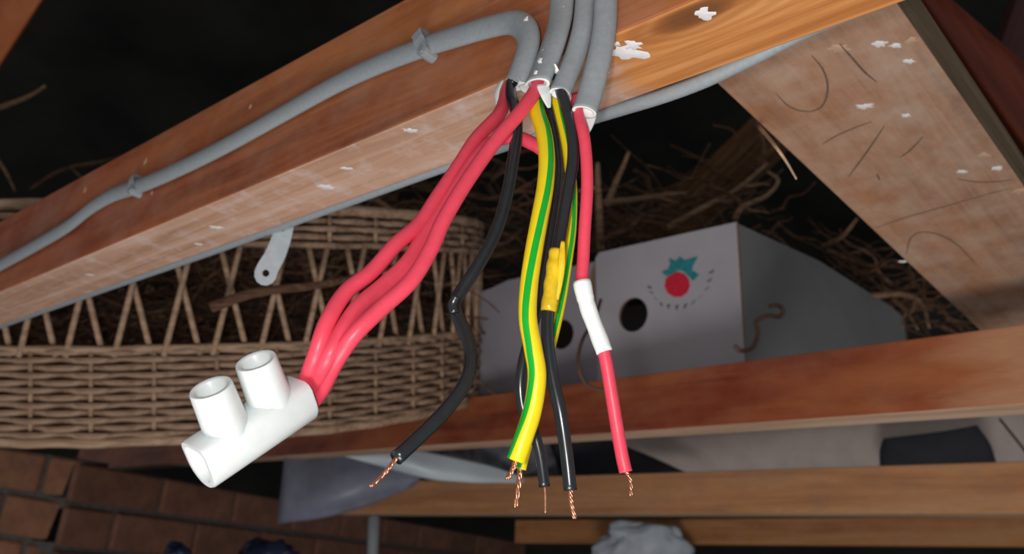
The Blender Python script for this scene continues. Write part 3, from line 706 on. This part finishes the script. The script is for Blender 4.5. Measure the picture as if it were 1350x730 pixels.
# ------------------------------------------------------------------ twigs
def twig_pts(a, b, n, jit, rnd):
    out = []
    L = (b-a).length
    for i in range(n+1):
        p = a.lerp(b, i/n)
        if 0 < i < n: p = p + Vector((rnd.uniform(-1, 1), rnd.uniform(-1, 1), rnd.uniform(-1, 1)))*jit*L
        out.append(p)
    return out
def twig(pts, r, mat, label, branches=2, seed=0):
    rnd = random.Random(seed); path = smoothpath([P(*p) for p in pts], 5)
    root = thing('twig', path[0], label, 'twig', 'dead twigs')
    s = obj('stem', tube(path, r, r, 6, rfun=lambda t: 1-0.5*t)[:2], mat, root)
    for k_ in range(branches):
        i = rnd.randrange(len(path)//4, len(path)-2); p = path[i]; d = (path[i+1]-path[i]).normalized()
        e = p + (d*0.6 + Vector((rnd.uniform(-1, 1), rnd.uniform(-.4, .4), rnd.uniform(-1, 1)))*0.8).normalized()*rnd.uniform(.025, .06)
        obj('side_shoot', tube(smoothpath(twig_pts(p, e, 3, .08, rnd), 3), r*0.55, r*0.55, 5, rfun=lambda t: 1-0.5*t)[:2], mat, root)
    return root
TW = [
 ([(-30, 152, 1.2), (10, 138, 1.2), (40, 126, 1.2), (60, 113, 1.2)], .0048, 'bark2', 'thick pale twig poking in from the left edge above the beam', 0),
 ([(-20, 190, 1.3), (5, 222, 1.3), (20, 252, 1.3)], .004, 'bark2', 'short pale twig leaning at the left edge above the basket rim', 0),
 ([(40, 250, 1.5), (80, 225, 1.5), (130, 214, 1.5), (160, 205, 1.55)], .004, 'bark', 'dim arched twig just above the stained beam at the left', 1),
 ([(280, 404, .845), (340, 385, .84), (430, 374, .86), (520, 352, .95)], .0062, 'bark', 'dark stick lying along the crossed canes of the basket', 0),
 ([(480, 215, 1.35), (520, 208, 1.35), (560, 224, 1.4), (605, 216, 1.4)], .004, 'bark', 'slim twig just under the beam left of the red wires', 1),
 ([(440, 268, 1.3), (490, 262, 1.3), (530, 282, 1.3), (590, 276, 1.32)], .005, 'bark2', 'pale curved twig above the basket rim behind the red wires', 2),
 ([(560, 330, 1.3), (610, 310, 1.3), (660, 322, 1.3), (690, 300, 1.35)], .005, 'bark', 'brown twig passing behind the hanging black wire', 0),
 ([(545, 345, 1.35), (600, 330, 1.35), (650, 338, 1.36), (690, 328, 1.36)], .0045, 'bark2', 'twig lying just above the left end of the fruit box', 0),
 ([(600, 250, 1.4), (640, 262, 1.4), (690, 252, 1.4), (750, 268, 1.45)], .004, 'bark', 'faint twig crossing behind the hanging wires', 1),
 ([(792, 335, 1.2), (790, 280, 1.22), (788, 232, 1.22), (788, 214, 1.22)], .0065, 'bark2', 'upright broken twig right beside the red wire', 1),
 ([(800, 270, 1.25), (812, 240, 1.27), (822, 218, 1.27), (829, 200, 1.27)], .0055, 'bark2', 'leaning broken twig stub a little right of the upright one', 0),
 ([(785, 268, 1.3), (840, 262, 1.3), (885, 256, 1.3), (905, 254, 1.32)], .0055, 'bark2', 'level twig above the box running right from the red wire', 1),
 ([(880, 300, 1.2), (930, 272, 1.2), (970, 250, 1.22), (1012, 215, 1.25)], .0052, 'bark2', 'long pale twig rising right above the strawberry emblem', 2),
 ([(968, 290, 1.15), (980, 272, 1.15), (1010, 258, 1.17), (1026, 238, 1.18), (1012, 226, 1.2)], .0045, 'bark2', 'hooked twig rising from the top corner of the fruit box', 1),
 ([(935, 245, 1.2), (965, 258, 1.2), (985, 280, 1.18)], .004, 'bark', 'short crooked twig beside the hooked twig', 0),
 ([(998, 160, 1.3), (1008, 195, 1.3), (1005, 225, 1.28)], .0045, 'bark', 'hanging twig close to the edge of the scribbled board', 1),
 ([(790, 320, 1.15), (830, 300, 1.15), (850, 280, 1.18)], .005, 'bark', 'twig lying over the top left of the emblem panel', 1),
 ([(1085, 325, 1.35), (1110, 312, 1.3), (1130, 288, 1.28)], .005, 'bark2', 'twig rising behind the dark side of the fruit box', 0),
 ([(1090, 330, 1.4), (1140, 350, 1.4), (1190, 352, 1.35), (1205, 375, 1.3)], .0055, 'bark', 'drooping twig over the far corner of the fruit box', 2),
 ([(1150, 390, 1.2), (1190, 388, 1.18), (1215, 400, 1.16), (1225, 432, 1.12)], .0048, 'bark2', 'bent pale twig resting on the joist beside the scribbled board', 1),
 ([(1176, 392, 1.2), (1195, 410, 1.15), (1210, 434, 1.10)], .0040, 'bark2', 'thin pale twig sloping down beside the bent one', 0),
]
for i, (p, r, m_, lab, br) in enumerate(TW): twig(p, r, M[m_], lab, br, 100+i)
rnd = random.Random(5); vf = []
zones = [((430, 650), (205, 400), (1.35, 1.75), 150), ((650, 790), (255, 345), (1.35, 1.7), 60), ((790, 1035), (215, 310), (1.35, 1.7), 80),
         ((1075, 1260), (330, 430), (1.3, 1.6), 70), ((-40, 545), (335, 475), (1.05, 1.33), 500), ((545, 600), (330, 400), (1.3, 1.4), 40)]
for (xr, yr, zr, n) in zones:
    for i in range(n):
        x, y, z = rnd.uniform(*xr), rnd.uniform(*yr), rnd.uniform(*zr)
        if 790 <= xr[0] < 1000 and y < 300-(x-790)*0.42: y = 300-(x-790)*0.30
        if xr[0] == 1075 and y < 285 + (x-1075)*0.6: y = 300+(x-1075)*0.7
        a = P(x, y, z); ang = rnd.uniform(-.9, .9); Ln = rnd.uniform(.05, .17)
        b = a + (AX*math.cos(ang)*rnd.choice((-1, 1)) + AU*math.sin(ang) + AF*rnd.uniform(-.4, .4)).normalized()*Ln
        rr = rnd.uniform(.0012, .0035)
        vf.append(tube(smoothpath(twig_pts(a, b, 4, .09, rnd), 3), rr, rr, 5, rfun=lambda t: 1-0.5*t)[:2])
o = obj('twig_tangle', join(*vf), M['bark'])
tag(o, 'dim tangle of fine dead twigs filling the dark behind basket and box', 'twigs', kind='stuff')

# ------------------------------------------------------------------ rusty wires in front of the box
def wire(pts, r, label):
    o = obj('rusty_wire', tube(smoothpath([P(*p) for p in pts], 8), r, r, 8)[:2], M['rust']); tag(o, label, 'wire', 'rusty wires by the box'); return o
wire([(968, 455, .84), (976, 462, .84), (992, 458, .85), (999, 440, .86), (997, 424, .87), (1012, 416, .88), (1028, 417, .89), (1032, 408, .89), (1024, 402, .90), (1014, 403, .90)], .0021, 'bent rusty wire hook against the dark side of the fruit box')
wire([(792, 395, .90), (784, 420, .86), (768, 448, .82), (762, 478, .80), (770, 503, .80), (786, 513, .80), (802, 514, .80)], .0016, 'thin rusty wire loop in front of the joist beside the red wire')

# ------------------------------------------------------------------ sheets and scraps below the joist
def patch(name, grid, mat, parent=None, nu=6, th=0.0015):
    rows_ = [smoothpath([P(*p) for p in r], nu) for r in grid]; m = len(rows_[0])
    cols = [smoothpath([r[i] for r in rows_], nu) for i in range(m)]; n = len(cols[0])
    v = [cols[i][j] for j in range(n) for i in range(m)]; f = [(j*m+i, j*m+i+1, (j+1)*m+i+1, (j+1)*m+i) for j in range(n-1) for i in range(m-1)]
    v = [p + AF*0.004*noise.noise(p*22) for p in v]
    o = obj(name, (v, f), mat, parent); md = o.modifiers.new('t', 'SOLIDIFY'); md.thickness = th; return o
ps = thing('plastic_sheet', P(450, 690, 1.5), 'grey plastic sheet with a pale blue fold hanging under the red joist', 'sheet')
patch('hanging_flap', [[(376, 590, 1.50), (440, 585, 1.48), (500, 590, 1.47), (560, 612, 1.47)], [(372, 630, 1.48), (430, 630, 1.44), (490, 626, 1.44), (553, 632, 1.46)],
                       [(368, 662, 1.47), (420, 658, 1.43), (475, 650, 1.43), (548, 637, 1.46)], [(365, 690, 1.46), (418, 684, 1.44), (474, 670, 1.44), (544, 642, 1.46)]], M['plastic'], ps)
patch('pale_fold', [[(436, 596, 1.46), (510, 588, 1.44), (570, 596, 1.44), (640, 612, 1.46), (694, 630, 1.50)], [(470, 606, 1.44), (520, 608, 1.42), (570, 618, 1.42), (640, 628, 1.45), (694, 633, 1.50)],
                    [(540, 626, 1.44), (560, 630, 1.43), (590, 634, 1.43), (640, 636, 1.45), (694, 636, 1.50)]], M['plastic2'], ps)
o = patch('felt_scrap', [[(560, 588, 1.54), (640, 580, 1.53), (720, 572, 1.52)], [(600, 604, 1.53), (660, 602, 1.52), (730, 600, 1.52)], [(650, 622, 1.52), (690, 634, 1.51), (740, 634, 1.51)]], M['slate'])
tag(o, 'speckled grey scrap between the pale fold and the black felt strip', 'scrap')
o = patch('felt_strip', [[(690, 568, 1.58), (740, 568, 1.57), (790, 575, 1.56)], [(700, 600, 1.56), (770, 600, 1.55), (850, 598, 1.54)], [(700, 640, 1.55), (780, 640, 1.54), (925, 632, 1.53)]], M['felt2'])
tag(o, 'black felt strip with a slanted edge lying on the tan batten', 'felt')
o = patch('plasterboard', [[(740, 545, 1.75), (1000, 525, 1.6), (1420, 500, 1.45)], [(740, 600, 1.75), (1000, 590, 1.6), (1420, 575, 1.45)], [(740, 650, 1.75), (1000, 645, 1.6), (1420, 640, 1.45)]], M['plaster'], None, 4, 0.012)
tag(o, 'pale board standing behind the joist at the lower right', 'board')
o = patch('felt_strip', [[(1165, 578, 1.45), (1240, 568, 1.42), (1288, 560, 1.40)], [(1160, 595, 1.45), (1240, 592, 1.42), (1305, 585, 1.40)], [(1160, 625, 1.44), (1240, 625, 1.42), (1318, 622, 1.40)]], M['felt2'])
tag(o, 'black felt scrap in front of the pale board at the lower right', 'felt')
o = obj('grey_stick', tube(smoothpath([P(1318, 552, 1.38), P(1334, 572, 1.36), P(1356, 600, 1.34)], 4), .0022, .0022, 6)[:2], M['felt2']); tag(o, 'thin dark strip slanting across the pale board at the right edge', 'strip')
def blob(name, c, rad, mat, label, cat, seed, amp=0.35):
    bm = bmesh.new(); bmesh.ops.create_icosphere(bm, subdivisions=4, radius=1.0)
    for v_ in bm.verts:
        n_ = noise.noise(v_.co*1.6 + Vector((seed, 0, 0))) + 0.5*noise.noise(v_.co*4 + Vector((0, seed, 0)))
        v_.co = Vector((v_.co.x*rad[0], v_.co.y*rad[1], v_.co.z*rad[2]))*(1+amp*n_)
    o = bobj(name, bm, mat, frame(c, AX, AF, AU), None, True); tag(o, label, cat); return o
blob('crumpled_bag', P(846, 722, 1.66), (.080, .02, .052), M['bag'], 'crumpled grey blue plastic covering the right end of the orange batten', 'bag', 2.0)
blob('crumpled_bag', P(350, 741, 1.42), (.050, .03, .034), M['navy'], 'larger navy crumpled plastic at the bottom edge in front of the bricks', 'bag', 5.0)
blob('crumpled_bag', P(234, 740, 1.42), (.024, .02, .030), M['navy'], 'smaller navy crumpled plastic at the bottom edge left of the larger one', 'bag', 9.0)
o = obj('grey_pipe', tube(smoothpath([P(493, 680, 1.72), P(492, 705, 1.70), P(490, 760, 1.68)], 4), .011, .011, 14)[:2], M['grey']); tag(o, 'short upright grey pipe at the bottom below the plastic sheet', 'pipe')
